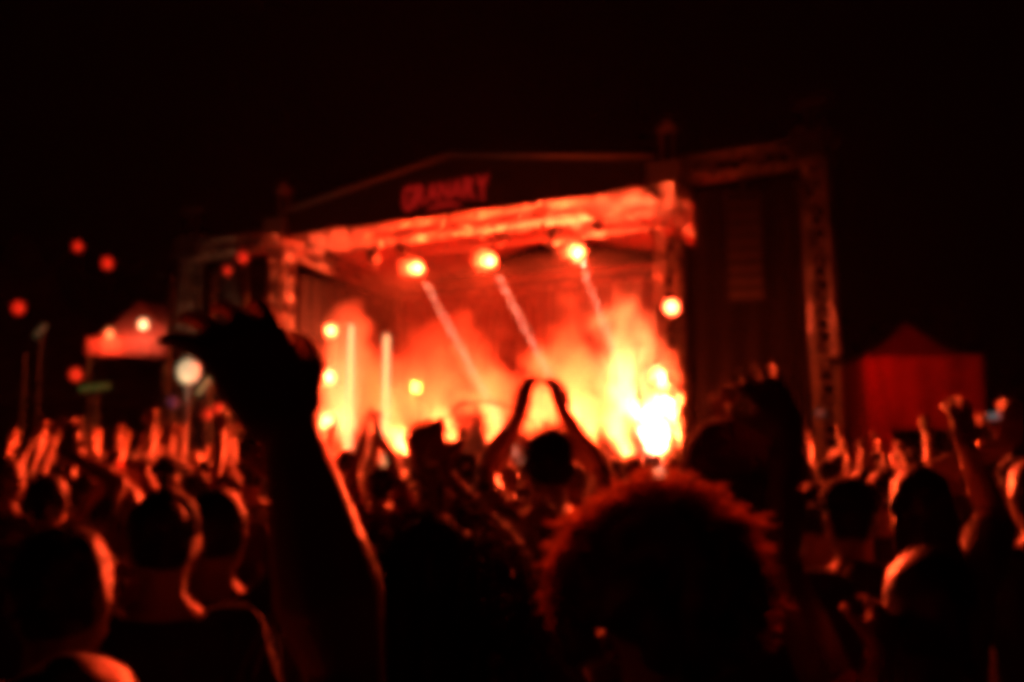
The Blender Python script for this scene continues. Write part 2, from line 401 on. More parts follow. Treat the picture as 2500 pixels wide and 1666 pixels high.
# single lamp mid stage
p = st(1017, 948, 2.2)
lamp('small yellow-white lamp on a short stand mid stage', p, p+Vector((.6, -6, -.3)), .11, (1, .22, .03), 22, 500, 150, .9, flip=True)
ms = thing('lamp_stand', 'short single lamp stand mid stage', 'lamp stand', s2w((p.x, p.y+.12, DECK)), SANG)
m = MB(); m.tube([(0, 0, 0), (0, 0, p.z-DECK-.2)], .025, 8); build('pole', m, M['steel'], ms); m = MB(); m.box((-.2, -.2, 0), (.2, .2, .03)); build('base_plate', m, M['steel'], ms)
# lamp on the tower and the blinders below it
p = st(1640, 750, -.38); lamp('bright lamp clamped high on the stage tower', p, p+Vector((2.5, -4, 0)), .12, (1, .07, .02), 60, 2000, 150, .8)
BL = [(1603, 915, .15, 1500), (1625, 990, .20, 3500), (1590, 1020, .24, 6000), (1612, 1075, .22, 6000)]
for i, (px, py, r, pw) in enumerate(BL):
    p = st(px, py, .1+.12*(i % 2)); lamp(('topmost', 'second from top', 'widest', 'lowest')[i]+' dazzling blinder lamp in the cluster by the stage tower', p, p+Vector((3.0-.5*i, -9, -.4)), r, (1, .058, .014), 30, pw*4.3, 140, .7, 'blinder cluster by the tower', flip=True)
p = st(1605, 1000, .36)
bs = thing('blinder_frame', 'steel frame holding the dazzling lamp cluster by the stage tower', 'lamp stand', s2w((p.x, .42, DECK)), SANG)
m = MB()
for x in (-.45, .45): m.tube([(x, 0, 0), (x, 0, 2.6)], .03, 8)
for z in (.5, 1.1, 1.7, 2.3): m.tube([(-.45, 0, z), (.45, 0, z)], .025, 8)
build('frame', m, M['steel'], bs); m = MB(); m.box((-.55, -.25, 0), (.55, .3, .05)); build('base_plate', m, M['steel'], bs)
lamp('added red flood lamp on the leaning tower, put there to light the tent', Vector((W+3.5, -.75, 3.3)), Vector((W+6.5, 1.2, 3.3)), .12, RED, 3, 48, 150, .7)  # added lamp, no such source seen; it only reddens the tent
# floor uplights that light the smoke, and red washes
PLUMES = ((825, 745, 1.2, .55, .40, 70000, WARM), (905, 820, 2.4, .72, .35, 36000, ORANGE), (1035, 725, 2.8, .58, .38, 55000, ORANGE), (1170, 795, 3.0, .66, .38, 50000, ORANGE), (1290, 870, 3.0, .75, .34, 46000, ORANGE),
          (1390, 785, 2.8, .66, .40, 60000, ORANGE), (1480, 860, 2.8, .72, .36, 42000, ORANGE), (1548, 720, 2.4, .62, .5, 130000, WARM))
for px, tip, d, rad, dens, pw, col in PLUMES:
    q = st(px, 1120, d); q.y = 4.5 if d > 1.5 else 1.8; q.z = DECK+.2; pw = pw if d > 1.5 else 16000
    lamp('floor lamp at the foot of the backdrop tilted up through the stage smoke', q, Vector((q.x, d, 3.1 if px < 1500 else 3.9)), .13, col, 6, pw*1.9, 46, 1, 'floor lamps along the backdrop', flip=True)
for i, x in enumerate((1.4, 3.6, 6.4, 8.8)):
    lamp('red wash lamp under the front truss pointing at the backdrop', Vector((x, .28, ZF-.62)), Vector((x+.3, D, 4.2)), .12, RED, 6, 180, 110, .9, 'red wash lamps')
for i, x in enumerate((1.2, 4.0, 6.8, 9.3)):
    lamp('red deck lamp tilted up at the roof canvas', Vector((x, .7, DECK+.2)), Vector((x, 1.6, 8)), .12, RED, 6, 1500, 120, .9, 'red deck lamps', flip=True)
# dark unlit fixtures hung near the roof
for px, py in ((910, 612), (1350, 560)):
    p = st(px, py, .5); e = thing('moving_light', 'dark unlit moving light hanging under the stage roof', 'lamp', s2w(p), SANG, 'dark moving lights')
    m = MB(); m.box((-.15, -.1, .26), (.15, .1, .40)); build('clamp_base', m, M['black'], e)
    m = MB(); m.box((-.17, -.04, -.12), (-.14, .04, .27)); m.box((.14, -.04, -.12), (.17, .04, .27)); build('yoke', m, M['black'], e)
    m = MB(); m.loft([(-.36, .09, .09, 0, 0), (-.34, .12, .12, 0, 0), (-.05, .13, .13, 0, 0), (.12, .11, .10, 0, 0), (.16, .06, .06, 0, 0)], 14); build('head', m, M['black'], e, True)
    m = MB(); m.tube([(0, 0, .40), (0, 0, ZF-.3-p.z+.1)], .02, 6); build('drop_pole', m, M['black'], e)

# ------------------------------------------------------------------ air: stage smoke and haze
SMOKE = 1.0; sc.cycles.volume_step_rate = .26; sc.cycles.volume_max_steps = 128
def plume(px, tip, d, rad, dens, seed):
    rnd = random.Random(seed); b = st(px, 1100, d); top = st(px, tip, d).z; m = MB(); z = DECK+.3; x = b.x; n = 9
    for i in range(n):
        u = i/(n-1); r = rad*(.80+.45*math.sin(math.pi*u*.9))*(1-.45*u**3)*rnd.uniform(.85, 1.2); zz = DECK+.35+(top-DECK-.6)*u
        for k in range(3):
            a = rnd.uniform(0, 6.28); m.ball((x+math.cos(a)*r*.5, d+math.sin(a)*r*.35, zz), (r*rnd.uniform(.6, .9), r*.7, max(r*.8, .35)), 12, 8)
    me = fuse(m, .11, 6, lambda c: Vector((noise.noise(c*1.6+Vector((seed,0,0))), noise.noise(c*1.6+Vector((0,seed,0))), noise.noise(c*1.6+Vector((0,0,seed)))))*.22)
    o = link('smoke', me, vol('smoke_plume', (.95, .93, .92), dens*1.35, .45), None, SL, 'stuff'); o.rotation_euler = (0, 0, SANG)
    tag(o, 'orange lit stage smoke rising off the deck', 'smoke', 'stage smoke plumes')
TIPS = ((700, 800), (745, 770), (800, 740), (865, 800), (945, 815), (1030, 715), (1095, 830), (1175, 785), (1250, 880), (1310, 830), (1390, 770), (1460, 850), (1540, 700), (1600, 790), (1650, 900))
m = MB(); m.box((.3, 1.85, DECK+.02), (W-.3, 4.75, 6.2))
v = vol('stage_smoke_cloud', (.95, .93, .92), 0, .45); t = v.node_tree; L_ = t.links.new; nn = t.nodes.new
def mth(op, a, b=None, c=None, clamp=False):
    n = nn('ShaderNodeMath'); n.operation = op; n.use_clamp = clamp
    for i, q in enumerate((a, b, c)):
        if q is None: continue
        if isinstance(q, (int, float)): n.inputs[i].default_value = q
        else: L_(q, n.inputs[i])
    return n.outputs[0]
tc = nn('ShaderNodeTexCoord'); sx = nn('ShaderNodeSeparateXYZ'); L_(tc.outputs['Object'], sx.inputs[0])
rp = nn('ShaderNodeValToRGB'); rp.color_ramp.interpolation = 'B_SPLINE'; el = rp.color_ramp.elements
hs_ = [st(px, ty, 3.0) for px, ty in TIPS]; hs_ = [(min(max(p.x/W, 0), 1), p.z/8) for p in hs_ if -.5 < p.x < W+.5]
el[0].position, el[0].color = hs_[0][0], (hs_[0][1],)*3+(1,); el[1].position, el[1].color = hs_[-1][0], (hs_[-1][1],)*3+(1,)
for x, h in hs_[1:-1]: e_ = el.new(x); e_.color = (h, h, h, 1)
L_(mth('DIVIDE', sx.outputs[0], W), rp.inputs[0])
no = nn('ShaderNodeTexNoise'); no.inputs['Scale'].default_value = .95; no.inputs['Detail'].default_value = 2.5; no.inputs['Distortion'].default_value = .6; mp = nn('ShaderNodeMapping'); mp.inputs['Scale'].default_value = (1, .35, .75); L_(tc.outputs['Object'], mp.inputs[0]); L_(mp.outputs[0], no.inputs['Vector'])
hgt = mth('SUBTRACT', mth('MULTIPLY', rp.outputs[0], 8), sx.outputs[2])
f = mth('ADD', mth('MULTIPLY', hgt, 1.0), mth('MULTIPLY', mth('SUBTRACT', no.outputs['Fac'], .5), 7.0))
f = mth('MULTIPLY', f, 1.0, None, True)
ed = mth('MULTIPLY', mth('MULTIPLY', mth('SUBTRACT', sx.outputs[1], 1.85), 1.6, None, True), mth('MULTIPLY', mth('SUBTRACT', 4.75, sx.outputs[1]), 1.6, None, True))
n2 = nn('ShaderNodeTexNoise'); n2.inputs['Scale'].default_value = 1.15; n2.inputs['Detail'].default_value = 3; n2.inputs['Distortion'].default_value = .9; L_(mp.outputs[0], n2.inputs['Vector'])
f = mth('MULTIPLY', f, mth('ADD', mth('MULTIPLY', mth('SUBTRACT', n2.outputs['Fac'], .40), 4.5, None, True), .22))
L_(mth('MULTIPLY', mth('MULTIPLY', f, ed), SMOKE), [n for n in t.nodes if n.type == 'PRINCIPLED_VOLUME'][0].inputs['Density'])
o = build('smoke', m, v, None, False, 'stuff', SL); o.rotation_euler = (0, 0, SANG); tag(o, 'billowing orange lit smoke rolling up from the deck', 'smoke', 'stage smoke clouds')
plume(850, 735, 1.25, .80, .36, 1)
plume(1608, 850, .50, .60, .8, 40)
for i, p in enumerate(BAR):  # puffs added round the hung lamps to stand in for their glare halos
    m = MB(); rb = random.Random(i)
    for j in range(7): m.ball((p.x+rb.uniform(-.2, .2), p.y-.35+rb.uniform(-.2, .15), p.z+rb.uniform(-.2, .16)), rb.uniform(.2, .3), 12, 8)
    o = link('smoke', fuse(m, .07, 5), vol('halo_puff', (.95, .93, .92), .11, .3), None, SL, 'stuff'); o.rotation_euler = (0, 0, SANG); tag(o, 'smoke puff added round a hanging stage lamp to give it a halo', 'smoke', 'added halo smoke')
for i, p in enumerate(BAR):  # same added puffs again, thickening the lamp halos
    m = MB(); rb = random.Random(i)
    for j in range(7): m.ball((p.x+rb.uniform(-.2, .2), p.y-.35+rb.uniform(-.2, .15), p.z+rb.uniform(-.2, .16)), rb.uniform(.2, .3), 12, 8)
    o = link('smoke', fuse(m, .07, 5), vol('halo_puff', (.95, .93, .92), .11, .3), None, SL, 'stuff'); o.rotation_euler = (0, 0, SANG); tag(o, 'smoke puff added round a hanging stage lamp to give it a halo', 'smoke', 'added halo smoke')
m = MB(); rb = random.Random(77)
for i in range(46):
    x = .8+(W-1.6)*i/45; m.ball((x, rb.uniform(2.2, 3.9), DECK+rb.uniform(.3, 1.5)), (rb.uniform(.45, .75), rb.uniform(.4, .7), rb.uniform(.4, .85)), 12, 8)
bk = link('smoke', fuse(m, .13, 6, lambda c: Vector((noise.noise(c*1.3), noise.noise(c*1.3+Vector((5, 0, 0))), noise.noise(c*1.3+Vector((0, 5, 0)))))*.25), vol('smoke_bank', (.95, .93, .92), .28, .45), None, SL, 'stuff')
bk.rotation_euler = (0, 0, SANG); tag(bk, 'low bank of orange lit smoke rolling along the deck', 'smoke', 'stage smoke plumes')
m = MB(); m.box((.32, -.5, DECK+.06), (W-.32, D-.5, ZR-.35)); o = build('smoke', m, vol('stage_smoke', (.95, .93, .92), .006, .3), None, False, 'stuff', SL); o.rotation_euler = (0, 0, SANG)
tag(o, 'thin smoke filling the covered stage', 'smoke')
m = MB(); m.box((-145, -145, -1.05), (145, 145, 14)); o = build('haze', m, vol('night_haze', (.95, .93, .92), .00004, .3), None, False, 'stuff'); tag(o, 'thin night haze over the whole field', 'haze')

# ------------------------------------------------------------------ tent
tp = at(2224, 1090, 20.0); tent = thing('pagoda_tent', 'red pagoda tent with pointed roof and side curtain', 'tent', (tp.x, 20.0, 0), R(-6))
hw, ze, zp, zh = 1.07, 3.52, 4.28, 2.14
m = MB(); n = 12; rs = []
for j in range(n+1):
    u = j/n; q = hw*(1-u)+.02; z = ze+(zp-ze)*(u**1.6); e = []
    for s in range(4):
        a, b = [(-1,-1),(1,-1),(1,1),(-1,1)][s], [(1,-1),(1,1),(-1,1),(-1,-1)][s]
        for i in range(6):
            t = i/6; x, y = a[0]+(b[0]-a[0])*t, a[1]+(b[1]-a[1])*t; e.append(Vector((x*q, y*q, z-.05*math.sin(math.pi*t)*(1-u))))
    rs.append(e)
m.rings(rs); build('roof', m, M['tentcloth'], tent, True)
def flap(x0, x1, z0, y, seed, rot):
    d = wavy(x0, x1, z0, ze, y, .016, .55, 40, 8, seed); d.v = [tuple(Matrix.Rotation(R(rot), 3, 'Z') @ Vector(p)) for p in d.v]; return d
build('side_wall', flap(-hw, hw, zh, -hw, 11, 0), M['tentcloth'], tent, True)
build('side_wall', flap(-hw, hw, zh, -hw, 12, 90), M['tentcloth'], tent, True)
build('side_wall', flap(-hw, hw, zh, -hw, 13, 180), M['tentcloth'], tent, True)
build('side_wall', flap(-hw, hw, .4, -hw, 14, 270), M['tentcloth'], tent, True)
d = MB(); vs = []; fs = []
for j in range(11):
    z = ze-(ze-1.5)*j/10; wd = .22+.33*(j/10)
    for i in range(13): u = i/12; vs.append((-hw-.02+wd*u, -hw-.07+.05*math.sin(u*19), z-.25*u*(j/10)))
for j in range(10):
    for i in range(12): a = j*13+i; fs.append((a, a+13, a+14, a+1))
kk = len(vs); vs += [(x, y+.012, z) for x, y, z in vs]; fs += [tuple(q+kk for q in f[::-1]) for f in fs[:]]
d.add(vs, fs); build('tied_curtain', d, M['tentcloth'], tent, True)
for x in (-1, 1):
    for y in (-1, 1):
        m = MB(); m.tube([(x*(hw-.06), y*(hw-.06), 0), (x*(hw-.06), y*(hw-.06), ze)], .035, 8); build('pole', m, M['alu'], tent)

# ------------------------------------------------------------------ stalls, lamps and trees on the far side
def bare_lamp(parent, loc, r, col, emis, power=0, name='bulb'):
    m = MB(); m.ball((0, 0, 0), (r, r, r*1.15), 14, 9); o = build(name, m, glow('bulb_glow', col, emis), parent, True, None, loc)
    if power:
        L = bpy.data.lights.new('bulb_light', 'POINT'); L.energy = power; L.color = col; L.shadow_soft_size = r
        lo = bpy.data.objects.new('bulb_light', L); C.objects.link(lo); lo.parent = parent; lo.location = Vector(loc)+Vector((0, -r*1.6, -r*1.6))
    return o
B = at(318, 1090, 27.0); stall = thing('market_stall', 'red canopied stall with two glowing bulbs under its pitched roof', 'stall', (B.x, 27, 0), R(12))
sh = lambda px, py: at(px, py, 27.0).z
z1, z2 = sh(330, 838), sh(340, 737)
m = MB()
for s in (-1, 1):
    m.add([(-1.05, 0+s*.9, z1-.15), (1.0, s*.9, z1+.1), (.75, 0, z2-.12), (.1, 0, z2), (-.85, 0, z1+.38), (-1.05, s*.9, z1-.22), (1.0, s*.9, z1+.03), (.75, 0, z2-.19), (.1, 0, z2-.07), (-.85, 0, z1+.31)],
          [(0, 1, 2, 3, 4), (9, 8, 7, 6, 5), (0, 5, 6, 1), (1, 6, 7, 2), (4, 9, 5, 0)])
cn = build('canopy', m, M['tentcloth'], stall)
m = wavy(-1.05, 1.0, z1-.42, z1+.02, -.93, .02, .3, 40, 4, 20); build('valance', m, M['tentcloth'], cn, True)
for x in (-.98, .92):
    for y in (-.8, .8): m = MB(); m.tube([(x, y, 0), (x, y, z1)], .035, 8); build('post', m, M['wood'], stall)
m = MB(); m.box((-1.0, -.85, .75), (.95, -.55, .83)); m.box((-.98, -.8, 0), (.93, -.76, .75)); build('counter', m, M['wood'], stall)
for px, py, s in ((268, 815, 9), (350, 792, 16)):
    q = at(px, py, 25.9)-Vector((B.x, 27, 0)); q = Matrix.Rotation(R(-12), 3, 'Z') @ q
    bare_lamp(stall, q, .11, (1, .17, .05) if s < 10 else (1, .40, .18), s*.22, 28)
# festoon strings
def festoon(label, pts, Y, col, emis, rs):
    P = [at(px, py, Y) for px, py, b in pts]; o = thing('festoon_string', label, 'string lights', (P[0].x, Y, 0), 0, None); P = [p-Vector((P[0].x, Y, 0)) for p in P]
    m = MB(); cable = []
    for a, b in zip(P, P[1:]):
        for i in range(8):
            u = i/8; cable.append(a.lerp(b, u)+Vector((0, 0, .14-.25*4*u*(1-u)*.3)))
    cable.append(P[-1]+Vector((0, 0, .14))); m.tube(cable, .012, 5); build('cable', m, M['black'], o)
    for (px, py, b), p in zip(pts, P):
        if b: bare_lamp(o, p, rs*b, col, emis, 14 if emis > 1 else 0)
    for p in (P[0], P[-1]): m = MB(); m.tube([(p.x, p.y, 0), (p.x, p.y, p.z+.2)], .04, 8); build('post', m, M['black'], o)
festoon('high string of red bulbs strung above the market stall', [(-60, 720, 0), (45, 752, 1.3), (190, 602, 1), (262, 643, 1.2), (420, 690, 0)], 24.0, (1, .02, .006), .75, .105)
festoon('low string of red bulbs strung before the market stall', [(60, 880, 0), (185, 915, 1.2), (330, 975, 0), (505, 1012, 1.1), (535, 1000, 1.1), (590, 960, 0)], 22.0, (1, .03, .008), .9, .10)
festoon('short string of red bulbs by the stall side stage tower', [(520, 700, 0), (555, 660, .7), (592, 627, 1), (610, 720, 0), (572, 835, .9), (560, 900, 0)], 23.5, (1, .025, .01), .55, .12)
# globe lamp
q = at(460, 908, 19.0); gl = thing('globe_lamp', 'glowing white globe lamp on a dark post by the stall', 'street lamp', (q.x, 19.0, 0))
m = MB(); m.tube([(0, 0, 0), (0, 0, .3), (0, 0, .32), (0, 0, q.z-.2)], [.09, .08, .045, .035], 10); build('post', m, M['steel'], gl)
m = MB(); m.tube([(0, 0, q.z-.24), (0, 0, q.z-.17)], .09, 10); build('collar', m, M['steel'], gl); bare_lamp(gl, (0, 0, q.z), .205, (1, .68, .36), .72, 8, 'globe')
# small strip lights on the far side
for px0, py0, px1, py1, Y, r, col, em, lb in ((482, 962, 517, 918, 20, .045, (1, .55, .2), .30, 'slanted yellow strip light beside the globe lamp'),
        (195, 950, 268, 942, 23, .06, (.35, .42, .08), .10, 'dim green strip light under the market stall'), (415, 975, 428, 990, 21, .09, (.35, .12, .32), .09, 'dim purple strip light below the globe lamp'),
        (85, 822, 110, 795, 24, .06, (.6, .35, .15), .09, 'dim amber strip light under the red bulbs'), (1990, 1007, 2012, 1010, 23, .05, (.8, .85, .7), .16, 'small white strip light at the foot of the leaning tower'),
        (2410, 1018, 2455, 1012, 24, .055, (.6, .75, .8), .16, 'small bluish strip light beside the red tent')):
    a, b = at(px0, py0, Y), at(px1, py1, Y); o = thing('strip_light', lb, 'strip light', (a.x, Y, 0)); a0 = Vector((a.x, Y, 0))
    m = MB(); m.tube([a-a0, b-a0], r, 10); build('tube', m, glow('strip_glow', col, em), o, True)
    m = MB(); mid = (a+b)/2-a0; m.tube([(mid.x, .06, 0), (mid.x, .06, mid.z+.05)], .03, 8); build('post', m, M['steel'], o)
# big dim marquee
q = at(60, 600, 34); mq = thing('marquee', 'big dim brown marquee behind the market stall', 'tent', (q.x-1, 36, 0))
m = MB(); m.loft([(3.2, 6.2, 4.5, 0, 0), (3.6, 6.3, 4.6, 0, 0), (4.4, 5.2, 3.7, 0, 0), (5.6, 3.6, 2.4, 0, 0), (7.0, 1.6, 1.1, 0, 0), (q.z+.6, .3, .2, 0, 0)], 24); build('roof', m, M['brownsail'], mq, True)
m = MB(); m.loft([(0, 6.0, 4.3, 0, 0), (3.4, 6.1, 4.4, 0, 0)], 24); build('side_wall', m, M['brownsail'], mq, True)
def tree_(label, x, y, h, s):
    rnd = random.Random(s); t = thing('tree', label, 'tree', (x, y, 0)); m = MB()
    m.tube([(0, 0, 0), (.1, 0, h*.3), (.05, .1, h*.6), (0, 0, h*.9)], [.28, .2, .13, .03], 9); cl = []
    for i in range(11):
        a = rnd.uniform(0, 6.28); z0 = h*rnd.uniform(.25, .7); L = h*rnd.uniform(.18, .36); e = Vector((math.cos(a)*L, math.sin(a)*L, z0+L*rnd.uniform(.3, .8)))
        m.tube([(.05, .05, z0), Vector((.05, .05, z0)).lerp(e, .5)+Vector((0, 0, .15)), e], [.08, .05, .015], 6); cl.append(e); cl.append(Vector((0, 0, z0)).lerp(e, .65))
    build('trunk', m, M['bark'], t, True); c = MB()
    for p in cl:
        for k in range(230):
            q = p+Vector((rnd.gauss(0, .5), rnd.gauss(0, .5), rnd.gauss(0, .4))); u = Vector((rnd.gauss(0, 1), rnd.gauss(0, 1), rnd.gauss(0, .6))).normalized(); v = u.orthogonal().normalized(); l = rnd.uniform(.07, .13)
            c.add([q-u*l, q+v*l*.45, q+u*l, q-v*l*.45], [(0, 1, 2, 3)])
    build('crown', c, M['leaf'], t, False, 'stuff')
tree_('dark leafy tree standing between the marquee and the stage', -9.2, 33, 7.5, 1); tree_('tall dark tree behind the brown marquee', -18, 44, 10, 2); tree_('dark tree beyond the red tent', 17, 40, 7, 3)

# ------------------------------------------------------------------ people
def ik(S, T, l1, l2, pole):
    d = T-S; L = d.length
    if L > (l1+l2)*.995: T = S+d*((l1+l2)*.995/L); d = T-S; L = d.length
    L = max(L, abs(l1-l2)+.02); a = (l1*l1-l2*l2+L*L)/(2*L); h = math.sqrt(max(l1*l1-a*a, 0)); n = d.normalized()
    pv = Vector(pole); pv = (pv-n*pv.dot(n)); pv = pv.normalized() if pv.length > 1e-4 else n.orthogonal().normalized()
    return S+n*a+pv*h, T
def hand(m, w, d, n, k, curl, side, spread=.12):
    """palm, four unequal bent fingers and a thumb leaving the side of the palm near its base"""
    d = d.normalized(); n = (n-d*n.dot(d)).normalized(); s = d.cross(n)*side
    for i in range(4):
        o = (-.031+.0205*i)*k; kn = w+d*(.088-.004*abs(i-1.5))*k+s*o
        m.cone(w+d*.012*k+s*o*.7, .017*k, kn, .0125*k, 8)
        L = (.062, .078, .083, .074)[i]*k; ang = .15+curl*.45; p = kn; fd = d
        sd = s*((i-1.5)*spread)
        for j, (f, r0, r1) in enumerate(((.45, .0098, .009), (.30, .009, .008), (.25, .008, .0066))):
            a = ang*(1+j*.9) if curl else .05
            q = p+((d+sd).normalized()*math.cos(a)+n*math.sin(a)).normalized()*L*f; m.cone(p, r0*k, q, r1*k, 8); p = q
    p = w+d*.022*k+s*.026*k; q = p+(d*.6+s*.75+n*.35).normalized()*.042*k; t = q+(d*.85+s*.35+n*(.25+curl*.5)).normalized()*.034*k; u = t+(d*.9+s*.05+n*(.3+curl*.6)).normalized()*.026*k
    m.cone(p, .017*k, q, .0125*k, 8); m.cone(q, .0115*k, t, .0105*k, 8); m.cone(t, .0105*k, u, .008*k, 8)
HC = Vector((0, .012, 1.632))
def strands(m, rnd, n, c, r, ln, fall, curl=0, rad=.004, back_=-2):
    for i in range(n):
        a, b = rnd.uniform(0, 6.283), rnd.uniform(-.35, 1)
        q = math.sqrt(max(0, 1-b*b)); dirn = Vector((math.cos(a)*q, math.sin(a)*q, b))
        if dirn.y > .55 and b < .35 or dirn.y < back_: continue
        p = c+Vector((dirn.x*r[0], dirn.y*r[1], dirn.z*r[2])); pts = [p-dirn*.02]; v = dirn*1.0; L = ln*rnd.uniform(.6, 1.2)*(1+.5*noise.noise(dirn*4)); tw = rnd.uniform(0, 6.28); st_ = 7
        for s in range(st_):
            v = (v+Vector((0, 0, -fall))+Vector((rnd.gauss(0, .12), rnd.gauss(0, .12), rnd.gauss(0, .12)))).normalized(); p = p+v*L/st_
            cu = Vector((math.cos(tw+s*1.9), math.sin(tw+s*1.9), 0))*curl; pts.append(p+cu)
        m.tube(pts, [rad]*(len(pts)-1)+[rad*.3], 4)
def person(label, pos, H=1.75, yaw=0, la=None, ra=None, hair='short', hm='hairdark', shirt='tblack', sleeve=.55, skin='skin', legs='jeans', vox=.009, lean=0, head=(0, 0), curl=(.6, .6),
           group=None, hat=None, band=None, pal=None, palr=None, seed=0, world=True, build_=1.0, shrug=0, hs=1.0, fan=.12, hatm='tblack'):
    """la / ra: (wrist, elbow pole) in world metres (or body metres when world is False); None hangs"""
    k = H/1.75; rnd = random.Random(seed+11); e = thing('person', label, 'person', (pos[0], pos[1], 0), R(yaw), group)
    inv = Matrix.Rotation(-R(yaw), 3, 'Z')
    def loc(p): return (inv @ (Vector(p)-Vector((pos[0], pos[1], 0))) if world else Vector(p))/k
    body, sh, pa = MB(), MB(), MB(); ly = math.tan(R(lean))
    sk = lambda z: (z-.95)*ly if z > .95 else 0
    rows = [(.86, .14, .105, 0, 0), (.93, .165, .12, 0, 0), (1.0, .16, .112, 0, 0), (1.08, .142, .098, 0, .005), (1.18, .152, .105, 0, .008), (1.30, .172, .115, 0, .01), (1.38, .172, .108, 0, 0), (1.435, .145, .09, 0, -.008), (1.475, .085, .07, 0, -.008), (1.50, .058, .058, 0, -.004)]
    rows = [(z, rx*build_, ry*build_, x, y+sk(z)) for z, rx, ry, x, y in rows]; body.loft(rows)
    hx, hy = head; hc = HC+Vector((hx, hy+sk(1.6), 0)); nb = Vector((0, -.008+sk(1.47), 1.47))
    body.cone(nb, .056, hc+Vector((0, -.02, -.08)), .052)
    body.ball(hc, (.0745, .094, .113), 16, 12); body.ball(hc+Vector((0, .03, -.055)), (.056, .06, .062), 12, 8); body.ball(hc+Vector((0, .055, -.095)), (.03, .025, .02), 10, 6)
    body.cone(hc+Vector((0, .088, .0)), .010, hc+Vector((0, .107, -.033)), .014, 8); body.ball(hc+Vector((0, .088, .03)), (.05, .012, .010), 10, 6); body.ball(hc+Vector((0, .087, -.062)), (.024, .012, .009), 10, 6)
    for s in (-1, 1):
        body.ball(hc+Vector((s*.078, -.005, -.005)), (.010, .020, .032), 8, 6)
        hp, kn, an = Vector((s*.09, 0, .90)), Vector((s*.10, .02, .48)), Vector((s*.105, -.01, .09)); body.cone(hp, .085, kn, .055); body.cone(kn, .055, an, .038); body.cone(an+Vector((0, 0, -.04)), .036, an+Vector((0, .13, -.055)), .028)
        pa.cone(hp, .098, kn, .070); pa.cone(kn, .070, an+Vector((0, 0, -.02)), .058)
    pa.loft([(z, rx, ry, x, y) for z, rx, ry, x, y in rows[:3]], inflate=.014)
    sh.loft([(z, rx, ry, x, y) for z, rx, ry, x, y in [(.84, .16*build_, .118*build_, 0, 0)]+rows[:8]+[(1.462, .10, .082, 0, -.008+sk(1.46))]], inflate=.016)
    arms = {}
    for s, a in ((-1, la), (1, ra)):
        S = Vector((s*.175*build_, sk(1.41), 1.415))
        if a is None: T, pole = Vector((s*.27, .06+sk(.9), .90)), Vector((s*.5, -1, 0))
        else:
            T, pole = loc(a[0]), inv @ Vector(a[1]) if world else Vector(a[1])
            if T.z > 1.5: S = S+Vector((-s*.005, .01, .045+shrug))
        E, Wr = ik(S, T, .285, .255, pole); arms[s] = (S, E, Wr)
        body.cone((s*.10, sk(1.38), 1.39), .07, S, .056); body.cone(S, .056, S.lerp(E, .45), .050*build_); body.cone(S.lerp(E, .45), .050*build_, E, .040); body.cone(E, .041, E.lerp(Wr, .3), .043*build_); body.cone(E.lerp(Wr, .3), .043*build_, Wr, .027)
        hd = (Wr-E).normalized(); hn = Vector((-s, .35, 0)) if a is None else Vector((0, 1, -.15)); cc = curl[0 if s < 0 else 1]
        pn = pal if s < 0 else palr
        if pn is not None: hn = Vector(pn)
        if len(a or ()) > 2: hd = (inv @ Vector(a[2])).normalized()
        hand(body, Wr, hd, hn, hs, cc, -s, fan)
        sh.cone((s*.09, sk(1.38), 1.395), .080, S, .068)
        if sleeve <= 1: sh.cone(S, .068, S.lerp(E, sleeve), .062*build_)
        else: sh.cone(S, .068, E, .055); sh.cone(E, .055, E.lerp(Wr, sleeve-1), .046)
    sc_ = Matrix.Scale(k, 4)
    def fin(name, mb, m_, v, sm=3, disp=None, parent=e):
        me = fuse(mb, v, sm, disp); me.transform(sc_); return link(name, me, M[m_], parent)
    wr = lambda a: (lambda c: Vector((noise.noise(c*9+Vector((seed, 0, 0))), noise.noise(c*9+Vector((0, seed, 3))), noise.noise(c*7)))*a)
    bo = fin('body', body, skin, vox, 2); fin('shirt', sh, shirt, max(vox, .012), 4, wr(.010)); fin('trousers', pa, legs, max(vox, .014), 4, wr(.008))
    for s in (-1, 1):
        m = MB(); a = Vector((s*.105, -.01, .05)); m.ball(a+Vector((0, .05, -.005)), (.045, .135, .045), 10, 6); m.box(a+Vector((-.042, -.08, -.05)), a+Vector((.042, .18, -.03))); m.v = [tuple(Vector(v)*k) for v in m.v]; build('shoe', m, M['shoe'], e, True)
        if vox < .013: m = MB(); m.ball(hc+Vector((s*.031, .082, .012)), .0125, 10, 6); m.v = [tuple(Vector(v)*k) for v in m.v]; build('eye', m, M['eye'], e, True)
    if hair:
        h = MB(); back = hc+Vector((0, -.012, .018))
        h.ball(back, (.083, .098, .112), 16, 10); cut = None
        if hair == 'long':
            h.loft([(hc.z-.33, .045, .025, hx, hc.y-.085), (hc.z-.28, .10, .045, hx, hc.y-.08), (hc.z-.15, .095, .06, hx, hc.y-.06), (hc.z-.02, .092, .085, hx, hc.y-.022), (hc.z+.06, .08, .08, hx, hc.y-.012)], 16)
        if hair == 'bun': h.ball(hc+Vector((0, -.11, .05)), .045, 10, 8)
        if hair == 'pony':
            h.ball(hc+Vector((0, -.10, .05)), .03, 10, 6); h.cone(hc+Vector((0, -.12, .04)), .028, hc+Vector((.01, -.13, -.16)), .012)
        if hair == 'curly':
            for i in range(90):
                a, b = rnd.uniform(0, 6.283), rnd.uniform(-.8, 1); q = math.sqrt(1-b*b); d = Vector((math.cos(a)*q, math.sin(a)*q, b))
                if d.y > .6 and b < .4: continue
                w_ = 1.0+.55*(1-b)/2; h.ball(back+Vector((d.x*.092*w_, d.y*.10, d.z*.10-.02)), rnd.uniform(.02, .032), 8, 6)
        hv = MB()
